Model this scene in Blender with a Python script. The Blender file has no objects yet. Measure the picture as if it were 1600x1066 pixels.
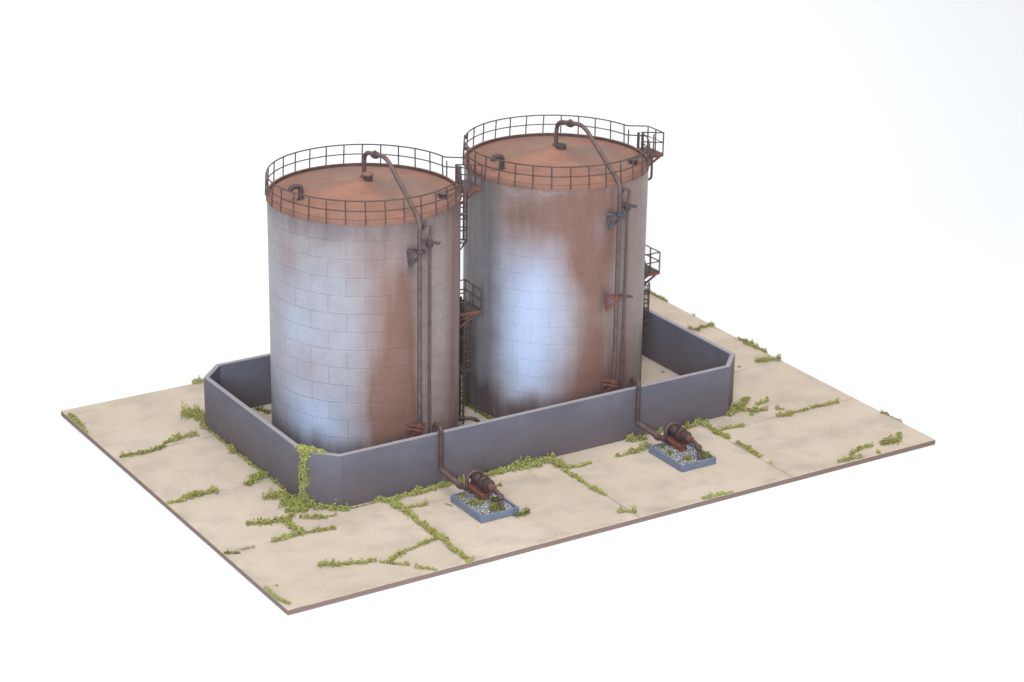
import bpy, bmesh, math, random
from mathutils import Vector, Matrix, noise
from math import sin, cos, pi, radians as R_
random.seed(7)
U = 0.01                      # everything below is written in centimetres
S = bpy.context.scene
COL = S.collection

# ---------------------------------------------------------------- camera
cam_d = bpy.data.cameras.new('camera'); cam = bpy.data.objects.new('camera', cam_d); COL.objects.link(cam)
CR = Vector((.84719, -.53106, .01540)); CU = Vector((.17898, .31258, .93288)); CF = Vector((.50023, .78757, -.35986))
m = Matrix((CR, CU, -CF)).transposed().to_4x4()
m.translation = Vector((-53.544, -107.327, 62.450)) * U
cam.matrix_world = m
cam_d.sensor_width = 36; cam_d.lens = 3719.8 / 1600 * 36
cam_d.clip_start = .05; cam_d.clip_end = 60
cam_d.dof.use_dof = True; cam_d.dof.focus_distance = 1.50; cam_d.dof.aperture_fstop = 14
S.camera = cam

# ---------------------------------------------------------------- light
W = bpy.data.worlds.new('World'); S.world = W; W.use_nodes = True
bg = W.node_tree.nodes['Background']; bg.inputs[0].default_value = (1.0, .985, .965, 1); bg.inputs[1].default_value = 0.55

def area(name, az, el, dist, size, power, col, tgt=(23, 17, 6)):
    l = bpy.data.lights.new(name, 'AREA'); l.shape = 'RECTANGLE'; l.size = size[0]; l.size_y = size[1]; l.energy = power; l.color = col
    o = bpy.data.objects.new(name, l); COL.objects.link(o)
    d = Vector((cos(R_(az)) * cos(R_(el)), sin(R_(az)) * cos(R_(el)), sin(R_(el))))
    o.location = Vector(tgt) * U + d * dist
    o.rotation_euler = d.to_track_quat('Z', 'Y').to_euler()
    return o
wl = area('window_light', 234, 22, 1.9, (.40, .8), 2.0, (.74, .85, 1.0)); wl.data.spread = R_(38)
area('ceiling_light', 250, 78, 2.0, (1.6, 1.6), 36, (1.0, .97, .93))

vs = S.view_settings
vs.view_transform = 'Standard'; vs.look = 'None'; vs.exposure = 0; vs.gamma = 1; vs.use_curve_mapping = False

# ---------------------------------------------------------------- helpers
def tag(o, label=None, cat=None, group=None, kind=None):
    for k, v in (('label', label), ('category', cat), ('group', group), ('kind', kind)):
        if v: o[k] = v
    return o

def empty(name, loc=(0, 0, 0), rz=0):
    o = bpy.data.objects.new(name, None); COL.objects.link(o)
    o.location = Vector(loc) * U; o.rotation_euler.z = rz; o.empty_display_size = .02
    return o

class MB:
    """collects shapes (in cm), links them as one mesh object"""
    def __init__(s): s.v = []; s.f = []
    def add(s, vs, fs):
        n = len(s.v); s.v += [tuple(v) for v in vs]; s.f += [tuple(i + n for i in f) for f in fs]; return s
    def box(s, c, d, M=None):
        P = [Vector((x * d[0] / 2, y * d[1] / 2, z * d[2] / 2)) for x in (-1, 1) for y in (-1, 1) for z in (-1, 1)]
        if M: P = [M @ q for q in P]
        P = [q + Vector(c) for q in P]
        return s.add(P, [(0, 1, 3, 2), (4, 6, 7, 5), (0, 4, 5, 1), (2, 3, 7, 6), (0, 2, 6, 4), (1, 5, 7, 3)])
    def bar(s, a, b, w, h, up=(0, 0, 1)):
        a = Vector(a); b = Vector(b); d = (b - a); L = d.length; d.normalize()
        x = d.cross(Vector(up));
        if x.length < 1e-4: x = d.cross(Vector((0, 1, 0)))
        x.normalize(); z = x.cross(d)
        P = []
        for q in (a, b):
            for i, j in ((-1, -1), (1, -1), (1, 1), (-1, 1)): P.append(q + x * i * w / 2 + z * j * h / 2)
        return s.add(P, [(3, 2, 1, 0), (4, 5, 6, 7), (0, 1, 5, 4), (1, 2, 6, 5), (2, 3, 7, 6), (3, 0, 4, 7)])
    def tube(s, pts, r, n=10, closed=False, caps=True):
        pts = [Vector(p) for p in pts]; N = len(pts)
        rs = r if isinstance(r, (list, tuple)) else [r] * N
        T = []
        for i in range(N):
            if closed: t = pts[(i + 1) % N] - pts[i - 1]
            else: t = pts[min(i + 1, N - 1)] - pts[max(i - 1, 0)]
            T.append(t.normalized())
        a = Vector((0, 0, 1)) if abs(T[0].z) < .9 else Vector((1, 0, 0))
        x = T[0].cross(a).normalized(); vs = []
        for i in range(N):
            x = (x - T[i] * x.dot(T[i])).normalized(); y = T[i].cross(x)
            for k in range(n):
                an = 2 * pi * k / n; vs.append(pts[i] + (x * cos(an) + y * sin(an)) * rs[i])
        fs = []
        for i in range(N if closed else N - 1):
            j = (i + 1) % N
            for k in range(n):
                l = (k + 1) % n; fs.append((i * n + k, i * n + l, j * n + l, j * n + k))
        if caps and not closed:
            fs.append(tuple(range(n))[::-1]); fs.append(tuple((N - 1) * n + k for k in range(n)))
        return s.add(vs, fs)
    def lathe(s, prof, n=32, c=(0, 0, 0), M=None, closed=False):
        """prof: list of (r, z); revolve about z"""
        vs = []
        for r, z in prof:
            for k in range(n):
                a = 2 * pi * k / n; q = Vector((r * cos(a), r * sin(a), z))
                if M: q = M @ q
                vs.append(q + Vector(c))
        fs = []; m_ = len(prof)
        for i in range(m_ if closed else m_ - 1):
            j = (i + 1) % m_
            for k in range(n):
                l = (k + 1) % n; fs.append((i * n + k, i * n + l, j * n + l, j * n + k))
        if not closed:
            if prof[0][0] > 1e-6: fs.append(tuple(range(n))[::-1])
            if prof[-1][0] > 1e-6: fs.append(tuple((m_ - 1) * n + k for k in range(n)))
        return s.add(vs, fs)
    def build(s, name, mat, parent=None, smooth=40, loc=None):
        me = bpy.data.meshes.new(name)
        me.from_pydata([(x * U, y * U, z * U) for x, y, z in s.v], [], s.f)
        bm = bmesh.new(); bm.from_mesh(me)
        bmesh.ops.remove_doubles(bm, verts=bm.verts, dist=1e-7)
        bmesh.ops.recalc_face_normals(bm, faces=bm.faces); bm.to_mesh(me); bm.free()
        if smooth: me.shade_smooth(); me.set_sharp_from_angle(angle=R_(smooth))
        me.materials.append(mat)
        o = bpy.data.objects.new(name, me); COL.objects.link(o)
        if parent: o.parent = parent
        if loc: o.location = Vector(loc) * U
        return o

def bevel(o, w, seg=2):
    b = o.modifiers.new('bevel', 'BEVEL'); b.width = w * U; b.segments = seg; b.limit_method = 'ANGLE'; b.angle_limit = R_(40)
    return o

def fillet(P, r, n=6):
    """round the corners of a polyline; r number or list"""
    P = [Vector(p) for p in P]; out = [P[0]]
    for i in range(1, len(P) - 1):
        rr = r[i - 1] if isinstance(r, (list, tuple)) else r
        a = (P[i - 1] - P[i]); b = (P[i + 1] - P[i])
        d = min(rr, a.length * .49, b.length * .49)
        p0 = P[i] + a.normalized() * d; p1 = P[i] + b.normalized() * d
        for k in range(n + 1):
            t = k / n; out.append(p0 * (1 - t) ** 2 + P[i] * 2 * t * (1 - t) + p1 * t * t)
    out.append(P[-1]); return out

def cyl(az, r, z):
    a = R_(az); return Vector((r * cos(a), r * sin(a), z))

# ---------------------------------------------------------------- materials
class NT:
    def __init__(s, name, rough=.8, spec=.3):
        s.m = bpy.data.materials.new(name); s.m.use_nodes = True; s.n = s.m.node_tree.nodes; s.l = s.m.node_tree.links
        s.b = s.n['Principled BSDF']; s.b.inputs['Roughness'].default_value = rough; s.b.inputs['Specular IOR Level'].default_value = spec
        tc = s.n.new('ShaderNodeTexCoord'); mp = s.n.new('ShaderNodeMapping'); mp.inputs['Scale'].default_value = (100, 100, 100)
        s.l.new(tc.outputs['Object'], mp.inputs[0]); s.co = mp.outputs[0]
    def scale(s, sc):
        mp = s.n.new('ShaderNodeMapping'); mp.inputs['Scale'].default_value = sc; s.l.new(s.co, mp.inputs[0]); return mp.outputs[0]
    def noise(s, scale, detail=4, rough=.6, co=None, dist=0):
        t = s.n.new('ShaderNodeTexNoise'); t.inputs['Scale'].default_value = scale; t.inputs['Detail'].default_value = detail
        t.inputs['Roughness'].default_value = rough; t.inputs['Distortion'].default_value = dist
        s.l.new(co or s.co, t.inputs['Vector']); return t.outputs['Fac']
    def ramp(s, f, stops):
        t = s.n.new('ShaderNodeValToRGB'); e = t.color_ramp.elements
        while len(e) < len(stops): e.new(.5)
        for k, (p, c) in zip(e, stops):
            k.position = p; k.color = (c, c, c, 1) if isinstance(c, (int, float)) else (*c, 1)
        s.l.new(f, t.inputs[0]); return t.outputs[0]
    def mix(s, f, a, b, mode='MIX'):
        t = s.n.new('ShaderNodeMix'); t.data_type = 'RGBA'; t.blend_type = mode
        for sock, v in ((t.inputs['Factor'], f), (t.inputs['A'], a), (t.inputs['B'], b)):
            if isinstance(v, (int, float)): sock.default_value = v if sock.type == 'VALUE' else (v, v, v, 1)
            elif isinstance(v, tuple): sock.default_value = (*v, 1)
            else: s.l.new(v, sock)
        return t.outputs['Result']
    def math(s, op, a, b=None, c=None):
        t = s.n.new('ShaderNodeMath'); t.operation = op
        for i, v in enumerate((a, b, c)):
            if v is None: continue
            if isinstance(v, (int, float)): t.inputs[i].default_value = v
            else: s.l.new(v, t.inputs[i])
        return t.outputs[0]
    def attr(s, name):
        t = s.n.new('ShaderNodeAttribute'); t.attribute_name = name; return t
    def sep(s, co=None):
        t = s.n.new('ShaderNodeSeparateXYZ'); s.l.new(co or s.co, t.inputs[0]); return t.outputs
    def bump(s, h, dist=.02, strength=1, prev=None):
        t = s.n.new('ShaderNodeBump'); t.inputs['Distance'].default_value = dist * U; t.inputs['Strength'].default_value = strength
        s.l.new(h, t.inputs['Height'])
        if prev: s.l.new(prev, t.inputs['Normal'])
        s.l.new(t.outputs[0], s.b.inputs['Normal']); return t.outputs[0]
    def color(s, c):
        if isinstance(c, tuple): s.b.inputs['Base Color'].default_value = (*c, 1)
        else: s.l.new(c, s.b.inputs['Base Color'])
        return s

def mat_paper():
    t = NT('white paper', .9, .1); t.color((.735, .755, .785)); return t.m

def mat_concrete():
    t = NT('tan painted concrete', .9, .15)
    big = t.noise(.11, 4, .55, dist=.6); mid = t.noise(.45, 5, .6); fine = t.noise(9, 5, .7)
    c = t.mix(t.ramp(big, [(.35, 0), (.65, 1)]), (.43, .352, .28), (.51, .43, .355))
    c = t.mix(t.math('MULTIPLY', t.ramp(mid, [(.47, 0), (.74, 1)]), .7), c, (.33, .275, .235))
    c = t.mix(t.math('MULTIPLY', t.ramp(t.noise(.22, 3, .5, t.scale((1, 1.6, 1))), [(.53, 0), (.70, 1)]), .5), c, (.30, .265, .225))
    xy = t.sep()
    dj = t.math('MINIMUM', t.math('PINGPONG', t.math('SUBTRACT', xy[0], .05), 6.0), t.math('PINGPONG', t.math('SUBTRACT', xy[1], .33), 4.01))
    soil = t.math('MULTIPLY', t.ramp(t.math('MULTIPLY', dj, .8), [(0, 1), (.25, .5), (1, 0)]), t.ramp(t.noise(.33, 5, .65), [(.46, 0), (.66, 1)]))
    c = t.mix(t.math('MULTIPLY', soil, .62), c, (.20, .18, .14))
    sp = t.ramp(t.noise(3.1, 3, .5), [(.72, 0), (.76, 1)])
    c = t.mix(t.math('MULTIPLY', sp, .5), c, (.22, .17, .13))
    c = t.mix(.22, c, t.ramp(fine, [(.3, (.34, .28, .21)), (.7, (.66, .57, .47))]))
    # brown cut edges of the board
    g = t.n.new('ShaderNodeNewGeometry'); nz = t.sep(g.outputs['True Normal'])[2]
    side = t.math('LESS_THAN', t.math('ABSOLUTE', nz), .5)
    c = t.mix(side, c, t.ramp(fine, [(.2, (.17, .115, .095)), (.8, (.27, .19, .16))]))
    t.color(c); t.bump(t.noise(16, 6, .7), .012, .6); return t.m

def mat_wall():
    t = NT('blue grey weathered paint', .62, .35)
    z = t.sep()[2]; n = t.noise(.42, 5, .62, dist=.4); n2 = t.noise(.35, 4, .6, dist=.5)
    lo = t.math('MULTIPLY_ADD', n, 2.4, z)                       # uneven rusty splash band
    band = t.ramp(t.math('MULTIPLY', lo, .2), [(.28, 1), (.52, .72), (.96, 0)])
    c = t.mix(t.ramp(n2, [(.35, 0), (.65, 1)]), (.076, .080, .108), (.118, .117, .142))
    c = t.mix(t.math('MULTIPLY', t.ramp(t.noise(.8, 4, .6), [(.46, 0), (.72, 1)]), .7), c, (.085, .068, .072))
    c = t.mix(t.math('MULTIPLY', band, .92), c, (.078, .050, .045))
    f = t.noise(30, 4, .7)
    c = t.mix(.22, c, t.ramp(f, [(.3, (.10, .10, .13)), (.7, (.34, .33, .38))]))
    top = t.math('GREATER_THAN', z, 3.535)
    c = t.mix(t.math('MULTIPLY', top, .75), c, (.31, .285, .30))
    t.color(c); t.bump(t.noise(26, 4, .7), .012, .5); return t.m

def mat_shell():
    t = NT('weathered tank plating', .48, .45)
    ru = t.attr('rust').outputs['Fac']; da = t.attr('grime_shade').outputs['Fac']; bl = t.attr('pale_highlight').outputs['Fac']; se = t.attr('seam').outputs['Fac']
    st = t.noise(1.0, 5, .65, t.scale((1.6, 1.6, .35))); fine = t.noise(11, 5, .75, t.scale((1, 1, 1.6))); mid = t.noise(.9, 4, .6)
    c = t.mix(t.ramp(mid, [(.35, 0), (.65, 1)]), (.258, .228, .220), (.320, .290, .280))
    c = t.mix(bl, c, (.49, .61, .83))  # pale airbrush with the bluish window highlight put into the colour
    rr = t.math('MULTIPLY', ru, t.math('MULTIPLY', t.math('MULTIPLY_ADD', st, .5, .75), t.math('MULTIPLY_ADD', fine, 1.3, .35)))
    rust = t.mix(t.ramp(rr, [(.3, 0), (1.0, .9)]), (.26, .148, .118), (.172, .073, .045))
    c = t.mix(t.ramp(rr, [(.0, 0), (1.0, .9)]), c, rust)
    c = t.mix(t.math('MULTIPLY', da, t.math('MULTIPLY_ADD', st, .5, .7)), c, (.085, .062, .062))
    sp = t.sep(); arc = t.math('MULTIPLY', t.math('ARCTAN2', sp[1], sp[0]), 6.13)
    cv = t.n.new('ShaderNodeCombineXYZ')
    t.l.new(t.math('MULTIPLY', t.math('MULTIPLY_ADD', sp[2], -.62, t.math('MULTIPLY', arc, .78)), 4.2), cv.inputs[0])
    t.l.new(t.math('MULTIPLY', t.math('MULTIPLY_ADD', sp[2], .78, t.math('MULTIPLY', arc, .62)), 12.0), cv.inputs[1])
    hatch = t.noise(1.0, 5, .7, cv.outputs[0])
    c = t.mix(.32, c, t.mix(1, c, t.ramp(fine, [(.3, .45), (.7, 1.35)]), 'MULTIPLY'))
    c = t.mix(.42, c, t.mix(1, c, t.ramp(hatch, [(.34, .75), (.66, 1.2)]), 'MULTIPLY'))
    c = t.mix(t.math('MULTIPLY', se, .50), c, (.10, .075, .075))
    t.color(c)
    b = t.bump(hatch, .012, .25)
    inv = t.math('SUBTRACT', 1, se); t.bump(inv, .012, .5, b)
    return t.m

def mat_roof():
    t = NT('rusty orange roof paint', .75, .25)
    s = t.sep(); x, y = s[0], s[1]
    an = t.math('ARCTAN2', y, x); rad = t.math('SQRT', t.math('ADD', t.math('POWER', x, 2), t.math('POWER', y, 2)))
    cv = t.n.new('ShaderNodeCombineXYZ'); t.l.new(t.math('MULTIPLY', t.math('COSINE', an), 1.4), cv.inputs[0]); t.l.new(t.math('MULTIPLY', t.math('SINE', an), 1.4), cv.inputs[1]); t.l.new(t.math('MULTIPLY', rad, .10), cv.inputs[2])
    streak = t.noise(1.1, 4, .55, cv.outputs[0]); bl = t.noise(.45, 4, .6); fine = t.noise(12, 4, .7)
    c = t.mix(t.ramp(bl, [(.3, 0), (.7, 1)]), (.20, .102, .075), (.315, .157, .11))
    g = t.math('MULTIPLY', t.ramp(streak, [(.46, 0), (.62, 1)]), t.ramp(t.math('MULTIPLY', rad, 1 / 6.1), [(0, .75), (.45, .8), (1, .1)]))
    c = t.mix(t.math('MULTIPLY', g, .85), c, (.175, .135, .118))
    c = t.mix(.2, c, t.mix(1, c, t.ramp(fine, [(.3, .4), (.7, 1.2)]), 'MULTIPLY'))
    t.color(c); t.bump(t.noise(16, 5, .7), .012, .5); return t.m

def mat_pipe(name, a, b, rough=.6, spec=.4):
    t = NT(name, rough, spec); n = t.noise(1.6, 5, .65); f = t.noise(14, 4, .7)
    c = t.mix(t.ramp(n, [(.35, 0), (.65, 1)]), a, b)
    c = t.mix(.35, c, t.mix(1, c, t.ramp(f, [(.3, .4), (.7, 1.4)]), 'MULTIPLY'))
    t.color(c); t.bump(f, .012, .5); return t.m

def mat_moss():
    t = NT('moss', .95, .05)
    a = t.attr('tone').outputs['Fac']; n = t.noise(.7, 3, .6)
    c = t.ramp(a, [(0, (.38, .375, .13)), (.3, (.33, .335, .11)), (.6, (.18, .195, .06)), (1, (.06, .07, .03))])
    c = t.mix(t.math('MULTIPLY', t.ramp(n, [(.5, 0), (.7, 1)]), .5), c, (.30, .20, .05))
    t.color(c); t.b.inputs['Subsurface Weight'].default_value = 0; return t.m

def mat_gravel():
    t = NT('grey and white grit', .8, .3); a = t.attr('tone').outputs['Fac']
    t.color(t.ramp(a, [(0, (.03, .03, .03)), (.25, (.14, .13, .12)), (.5, (.42, .41, .40)), (1, (.85, .84, .82))])); return t.m

M_paper = mat_paper(); M_conc = mat_concrete(); M_wall = mat_wall(); M_shell = mat_shell(); M_roof = mat_roof(); M_moss = mat_moss(); M_grit = mat_gravel()
M_rail = mat_pipe('dark brown rail', (.06, .04, .04), (.11, .066, .058))
M_dark = mat_pipe('dark grey brown steel', (.05, .04, .045), (.10, .065, .06))
M_pipe = mat_pipe('rusty brown pipe', (.085, .054, .052), (.145, .09, .08))
M_rust = mat_pipe('red rust steel', (.13, .05, .036), (.20, .085, .06))
M_pump = mat_pipe('dark rusty pump', (.05, .031, .030), (.095, .053, .047), .5, .5)
M_pad = mat_pipe('slate blue kerb paint', (.125, .15, .21), (.165, .19, .25), .55, .4)
M_mud = mat_pipe('dark soil', (.10, .095, .07), (.18, .165, .13), .9, .1)
M_slatepipe = mat_pipe('slate blue painted bracket', (.03, .03, .04), (.12, .13, .16))

# ---------------------------------------------------------------- backdrop
BT0 = .345
def backdrop():
    b = MB(); z0 = -BT0; prof = [(-420, z0), (26, z0)]
    for k in range(1, 25):
        a = k / 24 * R_(88); prof.append((26 + 55 * sin(a), z0 + 55 * (1 - cos(a))))
    d0, z1 = prof[-1]; prof.append((d0 + 3, z1 + 150))
    # the sheet runs along the long side of the board
    ax = Vector((.07, .9975, 0)); ay = Vector((.9975, -.07, 0)); o = Vector((23, 15, 0)); vs_ = []; fs = []
    for d, z in prof:
        for w in (-420, 420):
            q = o + ax * d + ay * w; vs_.append((q.x, q.y, z))
    for i in range(len(prof) - 1): fs.append((2 * i, 2 * i + 1, 2 * i + 3, 2 * i + 2))
    b.add(vs_, fs); ob = b.build('backdrop', M_paper, smooth=60)
    tag(ob, 'seamless white paper sweep under and behind the model', kind='structure')
backdrop()

# ---------------------------------------------------------------- base board: 4 x 4 slabs on one sheet
BW, BD, BT = 48.0, 33.41, .342
def base_board():
    b = MB(); zc = -.07
    b.box((BW / 2, BD / 2, (zc - BT) / 2), (BW, BD, zc + BT))
    xs = [0, 12.05, 24.15, 36.0, BW]; ys = [0, 8.35, 16.35, 24.4, BD]
    g = .022; ch = .03
    for i in range(4):
        for j in range(4):
            x0 = xs[i] + (g if i else 0); x1 = xs[i + 1] - (g if i < 3 else 0); y0 = ys[j] + (g if j else 0); y1 = ys[j + 1] - (g if j < 3 else 0)
            n = 14
            # closed slab whose top edge wanders a little (hand scribed)
            ring = []
            for k in range(n): ring.append((x0 + (x1 - x0) * k / n, y0))
            for k in range(n): ring.append((x1, y0 + (y1 - y0) * k / n))
            for k in range(n): ring.append((x1 - (x1 - x0) * k / n, y1))
            for k in range(n): ring.append((x0, y1 - (y1 - y0) * k / n))
            def inset(p, d):
                cx, cy = (x0 + x1) / 2, (y0 + y1) / 2; x, y = p
                w = .014 * noise.noise(Vector((x * 1.7, y * 1.7, i * 3.1 + j)))
                dd = d + w
                x = min(max(x, x0 + dd), x1 - dd); y = min(max(y, y0 + dd), y1 - dd); return x, y
            A = [(x, y, zc - .01) for x, y in ring]; B = [(x, y, -ch) for x, y in ring]; T = [(*inset(p, ch * .8), 0) for p in ring]
            N = len(ring); fs = []
            for k in range(N):
                l = (k + 1) % N; fs += [(k, l, N + l, N + k), (N + k, N + l, 2 * N + l, 2 * N + k)]
            fs.append(tuple(range(2 * N, 3 * N))); fs.append(tuple(range(N))[::-1])
            b.add(A + B + T, fs)
    o = b.build('base_board', M_conc, smooth=0)
    tag(o, 'tan concrete-coloured model base board scored into sixteen slabs', 'base board')
base_board()

# ---------------------------------------------------------------- containment wall
WX0, WX1, WY0, WY1, CH, WH, WT = 7.19, 40.25, 10.27, 27.77, 1.71, 3.555, .33
def octa(d):
    k = CH - d * (2 - math.sqrt(2)) + 0
    x0, x1, y0, y1 = WX0 + d, WX1 - d, WY0 + d, WY1 - d
    return [(x0 + k, y0), (x1 - k, y0), (x1, y0 + k), (x1, y1 - k), (x1 - k, y1), (x0 + k, y1), (x0, y1 - k), (x0, y0 + k)]
def wall():
    b = MB(); o = octa(0); i = octa(WT); z0 = .003
    vs_ = [(x, y, z0) for x, y in o] + [(x, y, WH) for x, y in o] + [(x, y, z0) for x, y in i] + [(x, y, WH) for x, y in i]
    fs = []
    for k in range(8):
        l = (k + 1) % 8
        fs += [(k, l, 8 + l, 8 + k), (16 + l, 16 + k, 24 + k, 24 + l), (8 + k, 8 + l, 24 + l, 24 + k), (l, k, 16 + k, 16 + l)]
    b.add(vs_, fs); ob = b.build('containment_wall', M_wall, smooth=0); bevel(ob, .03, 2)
    tag(ob, 'low blue-grey wall with cut corners enclosing both rusty tanks', 'wall')
wall()

# ---------------------------------------------------------------- tanks
RS, H, HR = 6.13, 16.72, 18.13
TZ = .003
NC = 14; CO = H / NC
def gauss(az, z, B):
    v = 0
    for a, zz, sa, sz, amp in B:
        d = (az - a + 180) % 360 - 180
        v += amp * math.exp(-(d / sa) ** 2 - ((z - zz) / sz) ** 2)
    return v
def sstep(a, b, x):
    t = min(max((x - a) / (b - a), 0), 1); return t * t * (3 - 2 * t)

def shell_mesh(parent, which, rz):
    NA = 512; nz = NC * 12
    zs = []
    for c in range(NC):
        z0 = c * CO
        for q in (0, .022, .06, .15, .3, .45, .6, .75, .88, .978): zs.append(z0 + q * CO)
    zs.append(H); NZ = len(zs)
    # azimuth columns, refined at the plate joints
    azs = []
    for k in range(32):
        a0 = k * 11.25 + 9.0
        for q in (-.35, 0, .35): azs.append(a0 + q)
        for q in range(1, 12): azs.append(a0 + .35 + (11.25 - .7) * q / 12)
    NA = len(azs)
    vs_ = []; rust = []; grime_shade = []; pale_highlight = []; seam = []
    sd = 0 if which == 1 else 37.7
    for zi, z in enumerate(zs):
        cidx = min(int(z / CO + 1e-6), NC - 1)
        for ai, az in enumerate(azs):
            a = R_(az); w = az + math.degrees(rz)             # world azimuth
            w = (w + 270) % 360 - 270
            on_v = (ai % 14 == 1) and (((ai // 14) + cidx) % 2 == 0)
            s = 0
            near = z - round(z / CO) * CO
            lapz = abs(near) < .012 and 0 < z < H - .1
            if lapz: s = 1
            if on_v: s = max(s, .75)
            r = RS - ((.003 if which == 1 else .001) if lapz else 0)
            vs_.append((r * cos(a), r * sin(a), z + TZ))
            n1 = noise.noise(Vector((cos(a) * 2.2 + sd, sin(a) * 2.2, z * .16))); n2 = noise.noise(Vector((cos(a) * 5 + sd, sin(a) * 5, z * .5)))
            n3 = noise.noise(Vector((cos(a) * 16 + sd, sin(a) * 16, z * .06)))
            wn = w + 1.6 * n2 + 2.5 * n1; zn = z + .5 * n2 + .1 * n3
            if which == 1:
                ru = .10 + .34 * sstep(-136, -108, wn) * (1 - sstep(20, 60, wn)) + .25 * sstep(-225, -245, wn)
                ru += gauss(wn, zn, [(-96, 6, 12, 8.0, .85), (-98, 2, 11, 3, .25), (-112, 5.0, 13, 3, .38), (-105, 11, 10, 3.5, .25), (-170, 13.8, 9, 1.8, .5), (-158, 6.9, 13, 1.3, .34), (-150, 5.4, 10, .8, .12),
                                     (-52, 9, 9, 12, .35), (-110, 14, 30, 1.6, .12), (-180, 9, 8, 3, .2), (-150, 16, 20, .6, .3)])
                ru -= gauss(wn, zn, [(-84, 8, 4.5, 9, .32), (-70, 10, 8, 5, .22), (-72, 1.5, 9, 2, .1), (-98, 14.5, 10, 1.6, .3)])
                gr = gauss(wn, zn, [(-91, 14.1, 3.2, .9, .75), (-78, 14.7, 3, .7, .5), (-94, 14.9, 12, .5, .2), (-90, 2.2, 4, 1.0, .55), (-79.5, 8, 1.6, 9, .12)])
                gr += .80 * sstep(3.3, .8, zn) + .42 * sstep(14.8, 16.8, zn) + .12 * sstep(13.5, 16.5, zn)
                pa = .24 * sstep(-100, -134, wn) * (1 - .5 * sstep(12, 15.5, zn)) + gauss(wn, zn, [(-165, 9.3, 16, 2.2, .25), (-150, 3.2, 18, 1.8, .42), (-158, 5, 16, 2.4, .15), (-93.5, 14.2, 2.2, .9, .4)])  # light-facing left flank painted paler
            else:
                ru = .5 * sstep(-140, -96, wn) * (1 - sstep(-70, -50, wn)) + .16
                ru += gauss(wn, zn, [(-146, 15.0, 30, 2.5, .62), (-112, 14.8, 28, 2.2, .35), (-98, 12.0, 14, 3.0, .55), (-101, 14, 9, 2, .4), (-96, 4, 13, 3.4, .5), (-73, 3.8, 6, 1.8, .55), (-98, 1.5, 12, 2, .4), (-55, 12, 14, 9, .22),
                                     (-140, 1.2, 30, 1.0, .3), (-112, 2.5, 10, 2.4, .25)])
                ru -= gauss(wn, zn, [(-80, 9, 7, 4.5, .4), (-113, 8.2, 9, 3.8, .30), (-64, 9, 8, 6, .2)])
                ru -= .25 * sstep(-150, -165, wn)
                gr = gauss(wn, zn, [(-91, 9, 3, .6, .35), (-88, 2.9, 4, 1.1, .6), (-78, 14.7, 3, 1.0, .4), (-138, 15.3, 5, .8, .2), (-95, 1.2, 22, 1.8, .3), (-89.3, 14.2, 1.6, .6, .9), (-91, 8.6, 3.0, .7, .45), (-76.5, 8, 1.4, 9, .12), (-70, 1.5, 9, 1.8, .3)])
                gr += .9 * sstep(3.2, .8, zn) + .55 * sstep(-152, -170, wn)  # dark foot, then painted-in shade from the neighbouring tank
                pa = gauss(wn, zn, [(-140, 9.6, 19, 3.4, .62), (-140, 4.8, 18, 3.6, .82), (-124, 7.2, 14, 5.2, .28), (-93.5, 13.7, 4, .9, 1.1), (-130, 16.44, 22, .08, .45), (-170, 8, 12, 7, .1)])  # window highlight painted in, plus the pale halo by the bracket
            n4 = noise.noise(Vector((w * .16, z * .03, sd))); n5 = noise.noise(Vector((cos(a) * 9 + sd, sin(a) * 9, z * 1.3 + 4)))
            st = 1 + .2 * n3 + .15 * n1 + .25 * n4
            ru = max(0, ru) * st; pa = max(0, pa) * (1 + .12 * n3 + .1 * n4)
            rust.append(min(ru, 1)); grime_shade.append(min(max(gr * (1 + .4 * n3), 0), 1)); pale_highlight.append(min(pa, 1)); seam.append(s * (.75 + .5 * n2) * (1.5 if which == 1 else .85))
    fs = []
    for zi in range(NZ - 1):
        for ai in range(NA):
            l = (ai + 1) % NA; fs.append((zi * NA + ai, zi * NA + l, (zi + 1) * NA + l, (zi + 1) * NA + ai))
    me = bpy.data.meshes.new('shell'); me.from_pydata([(x * U, y * U, z * U) for x, y, z in vs_], [], fs)
    for nm, dat in (('rust', rust), ('grime_shade', grime_shade), ('pale_highlight', pale_highlight), ('seam', seam)):
        at = me.attributes.new(nm, 'FLOAT', 'POINT'); at.data.foreach_set('value', dat)
    me.shade_smooth(); me.materials.append(M_shell)
    o = bpy.data.objects.new('shell', me); COL.objects.link(o); o.parent = parent
    return o

def gooseneck(b, x, y, z0, h, dx, dy, r, reach=.62):
    P = [(x, y, z0), (x, y, z0 + h), (x + dx * reach, y + dy * reach, z0 + h), (x + dx * (reach + .1), y + dy * (reach + .1), z0 + h - .30)]
    b.tube(fillet(P, [.35, .22], 8), r, 14)

def roof_z(r): return H + .95 * (1 - r / 5.98) - .04

def rail_ring(b, r, z, rad, a0, a1, step=3):
    n = max(2, int(abs(a1 - a0) / step)); b.tube([cyl(a0 + (a1 - a0) * k / n, r, z) for k in range(n + 1)], rad, 6)

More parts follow.
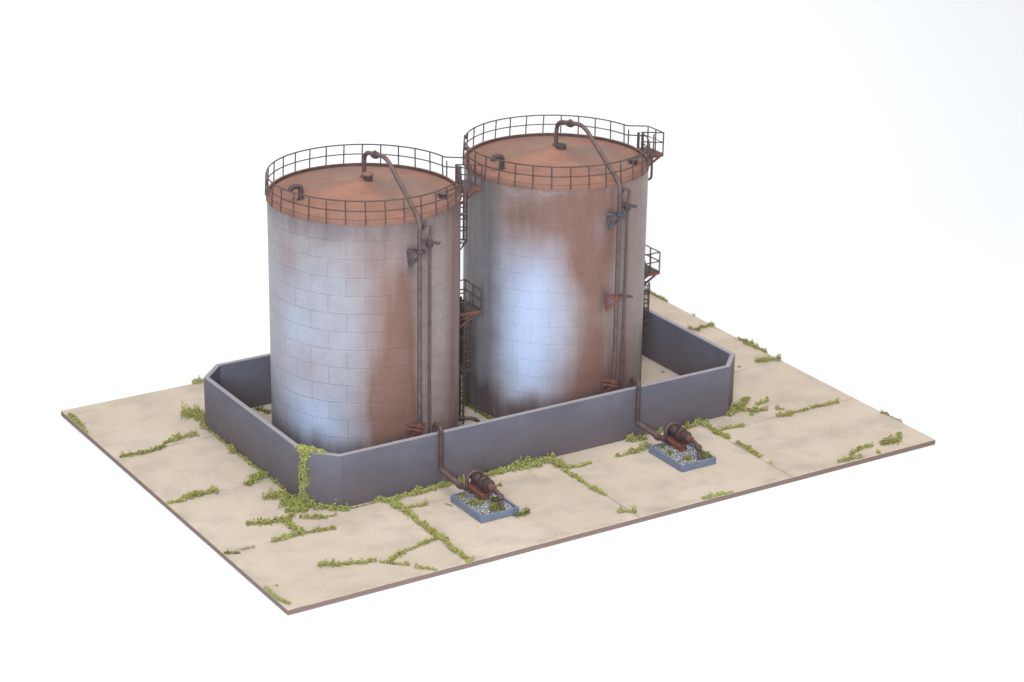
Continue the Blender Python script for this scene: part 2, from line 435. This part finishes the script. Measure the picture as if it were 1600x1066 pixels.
def platform(t, zf, y0, y1, X1, rail_h, post_xy, name='platform'):
    """deck outside the shell on its +x side"""
    xi = lambda y: math.sqrt(max(RS * RS - y * y, 0)) + .02
    b = MB(); n = 6; V = []
    ys_ = [y0 + (y1 - y0) * k / n for k in range(n + 1)]
    for z in (zf - .07, zf):
        for y in ys_: V.append((xi(y), y, z))
        for y in ys_[::-1]: V.append((X1, y, z))
    N = 2 * (n + 1); fs = [tuple(range(N))[::-1], tuple(range(N, 2 * N))] + [(k, (k + 1) % N, N + (k + 1) % N, N + k) for k in range(N)]
    b.add(V, fs)
    p = b.build(name, M_dark, t, smooth=30)
    # edge channel and triangular gussets under the deck
    g = MB()
    g.box((X1, (y0 + y1) / 2, zf - .11), (.07, y1 - y0 + .06, .22))
    for y in (y0, y1): g.bar((xi(y), y, zf - .11), (X1, y, zf - .11), .07, .22)
    g.build('edge_beam', M_rust, p)
    for y in (y0 + .12, y1 - .12):
        k = MB(); k.bar((X1 - .12, y, zf - .2), (xi(y) + .02, y, zf - 1.15), .09, .13); k.bar((xi(y) + .05, y, zf - .2), (xi(y) + .05, y, zf - 1.25), .10, .10)
        # holed gusset plate: two short webs leave an opening
        k.bar((X1 - .75, y, zf - .2), (xi(y) + .1, y, zf - .62), .05, .10)
        k.build('bracket', M_rust, p)
    # guard rail
    rb = MB()
    for zz, zr in ((rail_h, HR), (rail_h * .52, H + .76)):
        e = zf + zz if not post_xy else zr
        rb.tube([(xi(y1) - .02, y1, e), (X1, y1, zf + zz), (X1, y0, zf + zz), (xi(y0) - .02, y0, e)], .045, 6)
    gr = rb.build('guard_rail', M_rail, p)
    for (x, y) in [(X1, y0), (X1, (y0 + y1) / 2), (X1, y1), (xi(y1) + .12, y1), (xi(y0) + .12, y0), ((X1 + xi(y0)) / 2 + .1, y0)]:
        MB().tube([(x, y, zf - .02), (x, y, zf + rail_h)], .048, 6).build('post', M_rail, gr)
    return p

def ladder(t, y, x, z0, z1, top_ext, hoops, R=.42):
    b = MB(); hw = .24
    for s in (-1, 1):
        b.bar((x, y + s * hw, z0), (x, y + s * hw, z1 + .02), .09, .11, up=(1, 0, 0)); b.bar((x, y + s * hw, z1 + .02), (x, y + s * hw, z1 + top_ext), .13, .14, up=(1, 0, 0))
    z = z0 + .3
    while z < z1 - .1:
        b.tube([(x, y - hw, z), (x, y + hw, z)], .035, 6); z += .55
    for zz in [z0 + (z1 - z0) * k / 4 + .25 for k in range(4)]:
        for s in (-1, 1): b.bar((x, y + s * hw, zz), (x - .45, y + s * hw, zz), .05, .05)
    l = b.build('ladder', M_rail, t)
    c = MB()
    def hoop(z, RR, zz=None):
        P = []
        for k in range(15):
            a = -pi / 2 + pi * k / 14; P.append((x + .12 + RR * 1.25 * cos(a), y + RR * sin(a), z))
        P = [(x, y - hw, z)] + P + [(x, y + hw, z)]
        c.tube(P, .042, 6)
    for z in hoops: hoop(z, R)
    for k in (1, 4, 7, 10, 13):
        a = -pi / 2 + pi * k / 14; q = (x + .12 + R * 1.25 * cos(a), y + R * sin(a))
        c.bar((*q, hoops[0]), (*q, hoops[-1]), .05, .04)
        c.bar((*q, hoops[0]), (x + .05, y + (hw if sin(a) > 0 else -hw) * .9, hoops[0] - .55), .05, .04)
    c.build('safety_cage', M_rail, l)
    return l

def wall_bracket(t, az, z, mat, dbl=False):
    b = MB(); base = cyl(az - 5.5, RS, z); tip = cyl(az + 1.0, RS + .72, z - .05); low = cyl(az - 4.0, RS, z - 1.0)
    b.bar(base, tip, .17, .17); b.bar(low, tip, .15, .17); b.bar(base + Vector((0, 0, .04)), low, .16, .12)
    if dbl: b.bar(base + Vector((-.12, -.25, -.2)), tip + Vector((-.1, -.1, -.28)), .12, .12)
    b.bar(cyl(az - 1.5, RS, z), cyl(az + 2.5, RS + .62, z), .1, .12)
    # clamp round the pipe
    b.lathe([(.17, -.12), (.26, -.12), (.26, .12), (.17, .12)], 14, cyl(az, RS + .48, z - .02), closed=True)
    return b.build('pipe_bracket', mat, t)

def make_tank(which, loc, rz, label):
    t = empty('storage_tank', loc, rz)
    tag(t, label, 'storage tank', 'pair of rusty storage tanks')
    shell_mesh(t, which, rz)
    # roof
    b = MB(); prof = [(6.19, H - .16 + TZ), (6.20, H + .08), (6.17, H + .145), (6.05, H + .145), (6.05, H - .02), (5.98, roof_z(5.98))]
    for k in range(1, 9): r = 5.98 * (1 - k / 9); prof.append((r, roof_z(r)))
    prof.append((0, roof_z(0))); prof = [(6.131, H - .16 + TZ)] + prof
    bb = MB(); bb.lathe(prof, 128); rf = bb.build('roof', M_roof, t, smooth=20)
    # thin ring inside the rim, coloured dark for the lip's shaded inner face
    MB().lathe([(5.99, H - .06), (6.045, H - .06), (6.045, H + .15), (5.99, H + .15)], 128, closed=True).build('rim_shade', M_rail, rf)
    # hatch at the crown
    hx, hy = .24, -.12
    h = MB().lathe([(.29, roof_z(.2) - .1), (.29, H + 1.12 + .05), (.31, H + 1.20), (0, H + 1.20)] if which == 1 else [(.36, roof_z(.2) - .1), (.36, H + 1.12), (.22, H + 1.16), (.20, H + 1.05), (0, H + 1.05)], 24, (hx, hy, 0)).build('roof_hatch', M_dark, t)
    if which == 1:
        MB().lathe([(.34, H + 1.20), (.36, H + 1.24), (.36, H + 1.31), (.30, H + 1.34), (0, H + 1.34)], 24, (hx, hy, 0)).build('hatch_lid', M_roof, h)
    else:
        MB().lathe([(.10, H + 1.05), (.10, H + 1.2), (0, H + 1.22)], 12, (hx, hy, 0)).build('hatch_lid', M_dark, h)
    # hooked vent and stub hatch near the rim
    b = MB(); vx, vy = (-4.35, .0) if which == 1 else (-4.45, -.30)
    zz = roof_z(abs(vx)); gooseneck(b, vx, vy, zz - .05, .92, -1, .05, .17); b.lathe([(.24, zz - .04), (.24, zz + .06), (.17, zz + .08)], 14, (vx, vy, 0)); b.build('roof_vent', M_dark, t)
    b = MB(); sx, sy = 3.95, -3.30; zz = roof_z(math.hypot(sx, sy))
    b.lathe([(.26, zz - .06), (.26, zz + .26), (0, zz + .26)], 18, (sx, sy, 0)); o = b.build('manhole', M_dark, t)
    b = MB(); b.lathe([(.34, zz + .262), (.34, zz + .33), (0, zz + .335)], 18, (sx, sy, 0)); b.box((sx - .36, sy + .02, zz + .27), (.2, .12, .1)); b.build('manhole_lid', M_pipe, o)
    b = MB(); b.tube(fillet([(4.15, -3.2, zz + .31), (5.15, -3.0, H + .62), (5.72, -2.92, H + .50), (5.72, -2.92, H - 1.3), (5.35, -2.75, H - 1.45)], [.2, .25, .15], 5), .085, 8); b.build('overflow_pipe', M_pipe, t)
    # railing: two rings with a gap at the platform, 32 posts
    ga, gb = 5.8, 348.7
    b = MB(); rr = 6.12
    rail_ring(b, rr, HR, .047, ga, gb)
    if which == 1: rail_ring(b, rr, H + .76, .042, ga, gb)
    else:
        rail_ring(b, rr, H + .76, .042, ga, 148.5); rail_ring(b, rr, H + .76, .042, 158.5, gb)
        for q in (cyl(148.5, rr, H + .76), cyl(143.5, rr, HR - .02)):
            b.tube([q + Vector((-.02, 0, .1)), q + Vector((.06, 0, .02)), q + Vector((.14, 0, -.12))], [.09, .12, .06], 8)
    rl = b.build('railing', M_rail, t)
    for k in range(32):
        a = k * 11.25 + 9.0
        if a % 360 < ga or a % 360 > gb: continue
        j = .35 * math.sin(k * 12.9)
        MB().tube([cyl(a + j, 6.225, H - .10), cyl(a, rr + .03, HR)], .045, 6).build('post', M_rail, rl)
    # decks and ladders on the right-hand side
    platform(t, 16.40, -1.2, .62, 7.85, 1.45, True)
    platform(t, 8.05, -1.5, .75, 7.72, 1.38, None)
    ladder(t, -.25, 6.62, 8.1, 16.4, 1.35, [12.55, 13.4, 14.2, 15.0, 15.8])
    ladder(t, -1.0, 6.62, 0.02, 8.0, .9, [3.9, 4.55, 5.2, 5.85, 6.5, 7.15], .40)
    # main filling pipe: roof crown, over the rim, down the front
    am = -84.5; px = .42 if which == 1 else .5
    rp = RS + .48
    foot = cyl(am, rp, 2.75); top = cyl(am, rp, 16.75)
    P = [(px, .85, H + .72), (px, .80, H + 2.35), (px, -.45, H + 2.72), (px, -2.15, H + 2.92), (px + .05, -2.75, H + 2.78) , top, foot]
    b = MB(); b.tube(fillet([P[0], (px, .80, H + 2.45), (px, -2.35, H + 2.98), top, foot], [.75, .75, .45], 10), .145, 16)
    mp = b.build('filling_pipe', M_pipe, t)
    b = MB(); M_ = Matrix.Rotation(R_(90), 3, 'X')
    b.lathe([(.24, -.10), (.24, .10)], 14, (px, -.72, H + 2.66), M_); b.lathe([(.24, -.05), (.24, .05)], 14, (px, -.95, H + 2.70), M_); b.box((px, -.82, H + 2.9), (.1, .14, .16)); b.build('flange', M_dark, mp)
    MB().lathe([(.26, 0), (.26, .1), (.17, .12)], 14, (px, .85, roof_z(.9) - .02)).build('flange', M_dark, mp)
    b = MB(); b.tube(fillet([cyl(am, rp, 3.1), cyl(am, rp, 2.45), cyl(am, RS - .1, 2.30)], .3, 6), .19, 14); b.lathe([(.25, 0), (.25, .12)], 14, cyl(am, rp, 3.1)); b.build('elbow', M_rust, mp)
    # thinner drain pipe with hooked top
    az = -76.0; r2 = RS + .24
    b = MB(); b.tube(fillet([cyl(az - 3.2, RS - .05, 15.95), cyl(az - 3.0, RS + .25, 16.35), cyl(az - .4, RS + .42, 16.2), cyl(az, r2, 15.3), cyl(az, r2, .35)], [.25, .35, .4], 6), .10, 12)
    dp = b.build('drain_pipe', M_pipe if which == 1 else M_pipe, t)
    b = MB(); q = cyl(az, r2, 15.0); b.lathe([(.19, -.22), (.22, -.1), (.22, .1), (.19, .22)], 12, q)
    b.bar(cyl(az - 4.5, RS, 15.25), cyl(az + 3.5, RS + .6, 14.95), .10, .12); b.tube([cyl(az + 2.8, RS + .2, 15.0), cyl(az + 4.6, RS + .62, 15.0)], .09, 8)
    b.build('valve', M_dark, dp)
    wall_bracket(t, am, 14.75, M_dark if which == 1 else M_slatepipe)
    if which == 2:
        wall_bracket(t, am, 9.05, M_rust)
        b = MB(); b.bar(cyl(az - 4, RS, 8.95), cyl(az + 3.5, RS + .55, 8.75), .10, .12); b.tube([cyl(az + 2.0, RS + .2, 8.75), cyl(az + 3.8, RS + .6, 8.75)], .09, 8); b.build('pipe_clip', M_dark, dp)
    wall_bracket(t, am, 3.15, M_rust, True)
    # mouldings stuck on the shell near the foot
    return t

T1 = (15.71, 19.52, 0); T2 = (30.28, 19.52, 0)
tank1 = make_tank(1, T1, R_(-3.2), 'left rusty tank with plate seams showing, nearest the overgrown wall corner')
tank2 = make_tank(2, T2, 0, 'right tank with the bluish-white painted-in highlight and rust below its roof')
b = MB(); b.tube(fillet([cyl(-14, RS - .1, .62), cyl(-15.5, RS + 1.25, .62), cyl(-27, RS + 1.75, .45), cyl(-33, RS + 2.0, .12)], [.5, .3], 6), .13, 12)
b.lathe([(.2, -.06), (.2, .06)], 12, cyl(-14.6, RS + .5, .62), Matrix.Rotation(R_(90), 3, 'Y')); b.build('outlet_pipe', M_dark, tank1)

# ---------------------------------------------------------------- pump pads, pumps, gravel
PADX, PADY, PL, PWD = 16.62, 5.98, 3.7, 2.72
pads = [(PADX, PADY), (31.63, 5.98)]
PH = .46
def make_pad(x, y, label):
    b = MB(); w, l, t_ = PWD, PL, .13
    o = [(-w / 2, -l / 2), (w / 2, -l / 2), (w / 2, l / 2), (-w / 2, l / 2)]; i = [(px_ * (1 - 2 * t_ / w), py_ * (1 - 2 * t_ / l)) for px_, py_ in o]
    vs_ = [(a, c, 0) for a, c in o] + [(a, c, PH) for a, c in o] + [(a, c, PH) for a, c in i] + [(a, c, .28) for a, c in i]
    fs = [(3, 2, 1, 0), (12, 13, 14, 15)]
    for k in range(4):
        l_ = (k + 1) % 4; fs += [(k, l_, 4 + l_, 4 + k), (4 + k, 4 + l_, 8 + l_, 8 + k), (8 + k, 8 + l_, 12 + l_, 12 + k)]
    b.add(vs_, fs); ob = b.build('pump_tray', M_pad, None, smooth=0, loc=(x, y, .004)); bevel(ob, .02, 2)
    return tag(ob, label, 'tray', 'gravel trays under the pumps')
make_pad(*pads[0], 'slate-blue tray of gravel under the pump in front of the left tank')
make_pad(*pads[1], 'slate-blue tray of gravel under the pump in front of the right tank')

def ico():
    bm = bmesh.new(); bmesh.ops.create_icosphere(bm, subdivisions=1, radius=1); V = [v.co.copy() for v in bm.verts]; F = [tuple(v.index for v in f.verts) for f in bm.faces]; bm.free(); return V, F
IV, IF = ico()
class Crumbs:
    def __init__(s): s.v = []; s.f = []; s.t = []
    def add(s, p, r, tone, jit=.45, flat=.8):
        n = len(s.v); q = Matrix.Rotation(random.random() * 6.28, 3, 'Z') @ Matrix.Rotation(random.random() * 3, 3, 'X')
        for v in IV:
            w = q @ v * (r * (1 + random.uniform(-jit, jit))); s.v.append(((p[0] + w.x) * U, (p[1] + w.y) * U, (p[2] + w.z * flat) * U)); s.t.append(tone)
        s.f += [(a + n, b_ + n, c + n) for a, b_, c in IF]
    def build(s, name, mat, smooth=False):
        me = bpy.data.meshes.new(name); me.from_pydata(s.v, [], s.f); at = me.attributes.new('tone', 'FLOAT', 'POINT'); at.data.foreach_set('value', s.t)
        if smooth: me.shade_smooth()
        me.materials.append(mat); o = bpy.data.objects.new(name, me); COL.objects.link(o); return o

for (x, y), lab in zip(pads, ('white and grey grit with green tufts filling the tray before the left tank', 'white and grey grit filling the tray before the right tank')):
    c = Crumbs()
    for k in range(3200):
        r = random.uniform(.018, .048); tone = random.choice((.05, .15, .2, .3, .3, .35, .4, .45, .5, .55, .6, .8))
        c.add((x + random.uniform(-1, 1) * (PWD / 2 - .17), y + random.uniform(-1, 1) * (PL / 2 - .17), .29 + random.uniform(0, .09)), r, tone, .3, .8)
    tag(c.build('gravel', M_grit), lab, kind='stuff')

def make_pump(x, y, label):
    t = empty('pump', (x, y, 0)); tag(t, label, 'pump', 'pumps beside the wall')
    RX = Matrix.Rotation(R_(90), 3, 'X')
    AX, AZ = .42, 1.32                       # pump axis
    # red-brown skid
    b = MB(); b.box((AX - .18, 1.2, .54), (.55, 1.95, .40)); b.box((AX - .18, 1.2, .78), (.78, 2.1, .09)); bevel(b.build('skid', M_rust, t, smooth=0), .03, 1)
    # motor and casing, one turned body each
    b = MB(); b.lathe([(.10, -2.15), (.26, -2.1), (.31, -2.0), (.31, -1.25), (.26, -1.18), (.15, -1.15)], 20, (AX, 0, AZ), RX)
    for k in range(5): b.lathe([(.29, -1.97 + .15 * k), (.335, -1.96 + .15 * k), (.335, -1.91 + .15 * k), (.29, -1.90 + .15 * k)], 20, (AX, 0, AZ), RX, closed=True)
    b.build('motor', M_pump, t)
    b = MB(); b.lathe([(.14, -1.2), (.14, -.98), (.40, -.96), (.44, -.88), (.44, -.62), (.40, -.56), (.26, -.54), (.26, -.32), (.40, -.30), (.40, -.16), (.24, -.14), (.24, .02), (.20, .04)], 24, (AX, 0, AZ), RX); b.build('pump_casing', M_pump, t)
    b = MB(); b.box((AX, .75, .92), (.5, .3, .3)); b.box((AX, 1.8, .9), (.5, .4, .25)); b.build('mounting_foot', M_pump, t)
    b = MB(); b.lathe([(.15, 0), (.22, .02), (.22, .10), (.17, .12), (.17, .2), (.24, .22), (.24, .29), (.15, .31)], 16, (AX, -.05, AZ), RX); b.build('coupling_flange', M_rust, t)
    # suction pipe dropping into the gravel
    b = MB(); b.tube(fillet([(AX, 0, AZ), (AX, -1.05, AZ - .05), (AX + .02, -1.38, .34)], .45, 8), .14, 14); b.lathe([(.24, .30), (.24, .40), (.17, .43)], 14, (AX + .02, -1.39, 0)); b.lathe([(.215, -.09), (.215, .09)], 14, (AX + .0, -1.16, AZ - .22), Matrix.Rotation(R_(35), 3, 'X')); b.build('suction_pipe', M_pump, t)
    # delivery pipe: loops out of the casing, runs to the wall and hooks over it
    fx = -.72
    wy = WY0 - y
    loop = []
    for k in range(13):
        a = pi * k / 12; loop.append((AX - .57 - .57 * -cos(a) * 1 if False else (fx + AX) / 2 + (AX - fx) / 2 * cos(a), .95, 1.62 + .52 * sin(a)))
    P = [(AX, .95, 1.25)] + loop + [(fx, .95, 1.35)]
    tail = fillet([(fx, .95, 1.35), (fx, 1.02, .98), (fx, 1.6, .98), (fx, wy - .2, 1.15)], [.2, .2], 5)
    b = MB(); b.tube(P + tail[1:], .125, 14); 
    b.build('delivery_loop', M_pump, t)
    b = MB(); b.tube([(fx, wy - .2, 1.15), (fx, 1.9, 1.0)], .17, 14); b.lathe([(.235, -.13), (.235, .13)], 14, (fx, 1.75, 1.0), RX); b.lathe([(.21, -.1), (.21, .1)], 14, (fx, wy - .42, 1.14), RX)
    b.build('delivery_pipe', M_pipe, t)
    b = MB(); b.tube(fillet([(fx, wy - .35, 1.13), (fx, wy - .20, 1.16), (fx, wy - .20, 4.02), (fx, wy + .62, 4.02), (fx, wy + .62, .55), (fx, wy + 3.4, .55)], [.12, .3, .3, .35], 7), .15, 14)
    b.build('riser_pipe', M_pump, t)
    return t
make_pump(*pads[0], 'rusty pump with looped pipe on the tray before the left tank')
make_pump(*pads[1], 'rusty pump with looped pipe on the tray before the right tank')

# ---------------------------------------------------------------- moss
MOSS = [
 (0.39,0.3,[(0.17,32.15),(0.04,30.84),(-0.18,29.10)]),
 (0.25,0.4,[(0.45,24.29),(1.90,24.04),(3.47,24.33)]),
 (0.34,0.2,[(3.88,24.93),(4.86,25.09),(6.03,25.14)]),
 (0.63,0.1,[(9.88,33.51),(10.24,33.44)]),
 (0.95,0.2,[(6.93,28.37),(7.41,28.09),(7.58,27.36)]),
 (0.51,0.3,[(7.42,26.82),(7.16,25.97)]),
 (0.13,0.3,[(7.10,25.64),(7.02,21.80),(7.09,18.13)]),
 (0.33,0.3,[(6.99,21.93),(6.97,21.23)]),
 (0.21,0.3,[(7.11,19.74),(7.08,18.48)]),
 (0.57,0.4,[(5.60,16.39),(6.40,16.93),(6.84,16.91)]),
 (0.65,0.4,[(7.01,17.26),(7.41,16.69)]),
 (0.16,0.4,[(7.19,16.25),(7.16,14.70)]),
 (0.24,0.3,[(0.13,16.28),(1.10,16.15)]),
 (0.48,0.3,[(1.39,16.41),(2.21,16.48),(3.30,16.39)]),
 (0.64,0.3,[(5.71,14.01),(6.58,13.72),(7.26,12.89)]),
 (0.95,0.3,[(6.34,12.56),(6.83,12.06),(7.26,11.60)]),
 (0.47,0.3,[(5.90,11.53),(6.75,11.04)]),
 (0.56,0.4,[(7.58,12.38),(7.68,11.56)]),
 (0.35,0.4,[(3.01,11.12),(3.99,10.75),(5.12,10.51)]),
 (0.35,0.2,[(5.08,10.43),(5.10,9.38),(5.31,8.44)]),
 (0.35,0.2,[(5.31,8.44),(4.27,8.33),(3.31,8.29)]),
 (0.19,0.3,[(5.54,8.30),(6.33,8.15),(7.22,7.94)]),
 (0.31,0.4,[(6.23,10.39),(7.40,9.60)]),
 (0.12,0.4,[(7.44,9.68),(8.18,9.57)]),
 (0.31,0.3,[(5.82,10.94),(5.35,10.27)]),
 (0.19,0.8,[(0.03,8.21),(0.75,7.89)]),
 (0.08,0.6,[(1.13,8.16),(1.87,8.12)]),
 (0.47,0.3,[(7.67,11.03),(8.44,10.48),(9.11,9.98)]),
 (0.08,0.4,[(9.18,9.94),(11.31,9.99)]),
 (0.40,0.2,[(11.45,10.24),(11.80,9.81),(12.06,9.45)]),
 (0.36,0.2,[(12.35,9.82),(13.83,9.84),(14.47,9.90)]),
 (0.35,0.2,[(11.94,9.41),(12.13,7.59),(11.99,4.54),(12.18,3.51)]),
 (0.27,0.2,[(12.18,3.51),(11.91,2.16),(11.94,0.66),(12.07,-0.00)]),
 (0.30,0.0,[(12.03,-0.08),(11.83,0.04)]),
 (0.28,0.1,[(12.49,8.23),(13.69,8.17)]),
 (0.19,0.3,[(11.88,3.69),(10.37,3.36)]),
 (0.15,0.3,[(10.23,3.34),(9.16,3.07)]),
 (0.27,0.2,[(9.07,2.93),(7.89,2.44)]),
 (0.19,0.3,[(7.46,2.59),(8.61,1.44)]),
 (0.15,0.2,[(8.83,0.92),(9.37,0.51),(9.69,-0.06)]),
 (0.26,0.3,[(4.16,4.04),(5.13,3.47)]),
 (0.23,0.2,[(5.17,3.55),(6.15,3.16)]),
 (0.26,0.2,[(6.31,3.07),(7.15,2.97)]),
 (0.22,0.2,[(0.01,2.96),(0.06,1.37),(0.41,0.62)]),
 (0.11,0.2,[(0.79,2.97),(0.79,2.88)]),
 (0.36,0.2,[(14.20,9.84),(15.89,9.96),(17.40,9.98)]),
 (0.49,0.2,[(19.04,9.94),(20.39,9.95),(21.82,9.93)]),
 (0.70,0.2,[(21.93,10.10),(22.82,9.58)]),
 (0.70,0.2,[(23.36,9.97),(24.02,9.93)]),
 (0.49,0.3,[(23.98,9.72),(24.02,8.65)]),
 (0.25,0.2,[(24.25,8.40),(25.13,8.24),(25.96,8.23)]),
 (0.33,0.2,[(23.91,8.26),(23.96,7.08),(23.99,6.16)]),
 (0.24,0.2,[(23.95,5.73),(23.99,4.71),(24.08,3.77)]),
 (0.20,0.3,[(18.80,8.39),(19.15,8.19)]),
 (0.31,1.0,[(17.66,3.94),(18.52,3.97)]),
 (0.08,0.6,[(14.80,7.64),(15.00,7.20)]),
 (0.51,0.2,[(30.62,10.92),(30.26,10.03)]),
 (0.38,0.3,[(30.31,9.88),(31.32,9.78)]),
 (0.21,0.2,[(28.13,8.26),(29.14,8.27)]),
 (0.34,0.3,[(29.31,8.29),(30.85,8.60)]),
 (0.43,0.2,[(32.63,10.38),(32.79,10.17)]),
 (0.34,0.2,[(34.57,9.88),(35.40,9.78)]),
 (0.43,0.3,[(35.64,9.89),(36.52,10.01)]),
 (0.26,0.4,[(36.18,9.83),(35.93,7.85)]),
 (0.38,0.2,[(36.04,8.29),(36.16,7.10)]),
 (0.30,0.2,[(36.77,8.48),(38.29,8.23)]),
 (0.29,0.3,[(36.24,6.08),(36.28,4.97),(36.10,3.64)]),
 (0.12,0.0,[(36.08,2.47),(36.06,2.37)]),
 (0.61,0.3,[(38.60,10.35),(39.63,10.78),(40.35,11.15)]),
 (0.35,0.3,[(40.57,11.29),(41.47,11.83)]),
 (0.39,0.3,[(39.79,10.56),(40.56,9.86),(41.31,9.69)]),
 (0.22,0.3,[(41.37,10.70),(42.37,10.91)]),
 (0.22,0.3,[(39.89,9.47),(39.96,9.43)]),
 (0.18,0.3,[(42.09,9.49),(42.40,9.19)]),
 (0.39,0.2,[(41.41,8.34),(42.19,8.15)]),
 (0.18,0.3,[(42.51,8.35),(43.78,8.26)]),
 (0.22,0.3,[(44.22,8.40),(45.46,8.34),(46.44,8.30)]),
 (0.26,0.2,[(47.89,5.24),(48.17,4.70)]),
 (0.09,0.5,[(48.09,4.48),(48.11,3.32)]),
 (0.21,0.2,[(40.10,0.38),(41.79,0.22)]),
 (0.21,0.2,[(41.44,0.90),(42.74,1.35),(43.63,1.32)]),
 (0.56,0.4,[(44.50,1.18),(45.44,1.12)]),
 (0.26,0.4,[(45.59,1.04),(46.44,1.77)]),
 (0.25,0.2,[(43.25,0.22),(43.25,0.09)]),
 (0.24,0.1,[(29.12,0.18),(30.27,0.06),(31.22,-0.27)]),
 (0.24,0.1,[(23.46,1.31),(24.28,0.83)]),
 (0.32,0.3,[(46.27,17.06),(48.06,16.61)]),
 (0.14,0.8,[(44.51,16.93),(44.55,16.91)]),
 (0.34,0.3,[(47.81,33.03),(48.08,32.21),(48.11,30.55)]),
 (0.19,0.3,[(48.03,27.06),(48.20,26.96)]),
 (0.24,0.4,[(45.97,24.96),(46.47,24.36)]),
 (0.29,0.3,[(46.83,24.62),(47.94,24.60)]),
 (0.33,0.3,[(47.99,21.37),(47.93,20.21),(48.04,18.22)]),
 (0.38,0.3,[(48.33,20.27),(48.18,19.77)]),
 (0.26,0.9,[(24.15,21.15),(24.17,19.32),(24.30,17.71)]),
 (0.30,0.7,[(11.49,27.02),(11.83,26.05)]),
 (0.09,0.9,[(39.19,18.87),(39.24,18.70)]),
]

def dens(L, w): return int(max(5, L * w * 480 + w * w * 180))
mo = Crumbs()
for w, tone, P in MOSS:
    P = [Vector((*p, 0)) for p in P]; w = w * 1.3 + .08
    for a, b_ in zip(P[:-1], P[1:]):
        L = (b_ - a).length; d = (b_ - a).normalized(); nn = Vector((-d.y, d.x, 0))
        sd = random.random() * 100
        for k in range(dens(L, w)):
            s = random.uniform(-w * .3, L + w * .3); wob = noise.noise(Vector((s * 1.6, sd, 0)))
            clump = .55 + .75 * abs(noise.noise(Vector((s * 2.3, sd + 9, 0)))) * 2
            if random.random() > clump + .15: continue
            ww = w * .5 * min(clump, 1.25)
            g = random.gauss(0, .48)
            if abs(g) > 1.5: continue
            q = a + d * s + nn * (g * ww + wob * w * .25)
            if q.x < .03 or q.y < .03 or q.x > BW - .03 or q.y > BD - .03:
                q.x = min(max(q.x, .05), BW - .05); q.y = min(max(q.y, .05), BD - .05)
            hh = (min(w, 1.1) * .42 + .07) * (.55 + .9 * abs(noise.noise(Vector((q.x * 3, q.y * 3, 5)))) * 2) * max(0, 1 - (g / 1.5) ** 2) * random.random() * min(clump, 1.2)
            r = random.uniform(.016, .052) * (1 if w > .25 else .8)
            mo.add((q.x, q.y, .02 + hh), r, min(max(tone * .55 + random.gauss(.26, .24) - hh * .3, 0), 1), .5, .85)
# stray flecks on the slabs
for k in range(70):
    mo.add((random.uniform(1, 47), random.uniform(.5, 10), .01), random.uniform(.015, .035), random.uniform(.4, 1), .4, .6)
# tufts in the gravel trays
for (cx, cy, n, rr, tn) in ((pads[0][0] + .1, pads[0][1] - 1.2, 130, .5, .8), (pads[0][0] - .6, pads[0][1] + .2, 90, .5, .7), (pads[0][0] + .75, pads[0][1] - .1, 70, .4, .9), (pads[0][0] + .3, pads[0][1] - .7, 60, .3, .7), (pads[0][0] - .8, pads[0][1] + 1.4, 40, .3, .6),
                            (pads[1][0] + 1.0, pads[1][1] - 1.1, 220, .42, .85), (pads[1][0] - .3, pads[1][1] - .9, 90, .3, .8), (pads[1][0] - .7, pads[1][1] + .4, 60, .22, .7), (pads[1][0] - .5, pads[1][1] + 1.5, 40, .2, .7)):
    for k in range(n):
        a = random.random() * 6.28; r0 = rr * random.random() ** .6
        mo.add((cx + cos(a) * r0, cy + sin(a) * r0, .38 + .12 * random.random()), random.uniform(.03, .07), min(1, tn + random.gauss(0, .12)), .5, .8)
tag(mo.build('moss', M_moss), 'yellow-green moss growing along the slab joints and the foot of the wall', kind='stuff')

# creeper climbing the front-left corner of the wall
vn = Crumbs(); cx, cy = WX0, WY0 + CH
tang = Vector((.55, -.83, 0)); outw = Vector((-.83, -.55, 0))
for k in range(4200):
    z = random.uniform(0, 3.62); w = .27 * (1 + .9 * noise.noise(Vector((z * 1.5, 3, 1)))) + .42 * max(0, 1 - z / 1.0) ** 1.5 + .10 * (z > 3.1)
    g = random.gauss(0, .5)
    if abs(g) > 1.4 or noise.noise(Vector((z * 3.1, g * 1.4, 5))) < -.22: continue
    q = Vector((cx, cy, z)) + Vector((-.80, .2, 0)) * 0
    side = g * w + .12 * noise.noise(Vector((z * 1.1, 11, 4)))
    # follow whichever face of the corner it lies on
    if side < 0: pos = Vector((cx, cy - side, z)); nrm = Vector((-1, 0, 0))
    else: pos = Vector((cx + side * .707, cy - side * .707, z)); nrm = Vector((-.707, -.707, 0))
    pos += nrm * (.02 + (.14 + .12 * noise.noise(Vector((z * 2.3, 8, g)))) * random.random() * 1.3 * (1 - abs(g) / 1.6))
    vn.add(pos, random.uniform(.022, .055), min(max(random.gauss(.42, .26) - .12 * (z > 3), 0), 1), .5, .9)
for k in range(900):                                  # spills over the top and along the cut corner
    s = random.random() ** 1.4; a = random.uniform(-.2, .35)
    pos = Vector((cx + .15 + s * .95, cy + .2 - s * .95 + random.gauss(0, .12 + .08 * noise.noise(Vector((s * 6, 2, 2)))), WH + .01 + random.random() * (.26 + .3 * noise.noise(Vector((s * 5, 7, 2)))) * (1 - .4 * s)))
    vn.add(pos, random.uniform(.02, .05), min(max(random.gauss(.28, .2), 0), 1), .5, .9)
for k in range(420):
    pos = Vector((cx + random.gauss(.08, .16), cy + random.gauss(.2, .22), WH + .02 + random.random() * .22))
    vn.add(pos, random.uniform(.02, .055), min(max(random.gauss(.28, .2), 0), 1), .5, .9)
tag(vn.build('climbing_plant', M_moss), 'yellow-green creeper climbing the front-left wall corner and spilling over its top', 'plant')
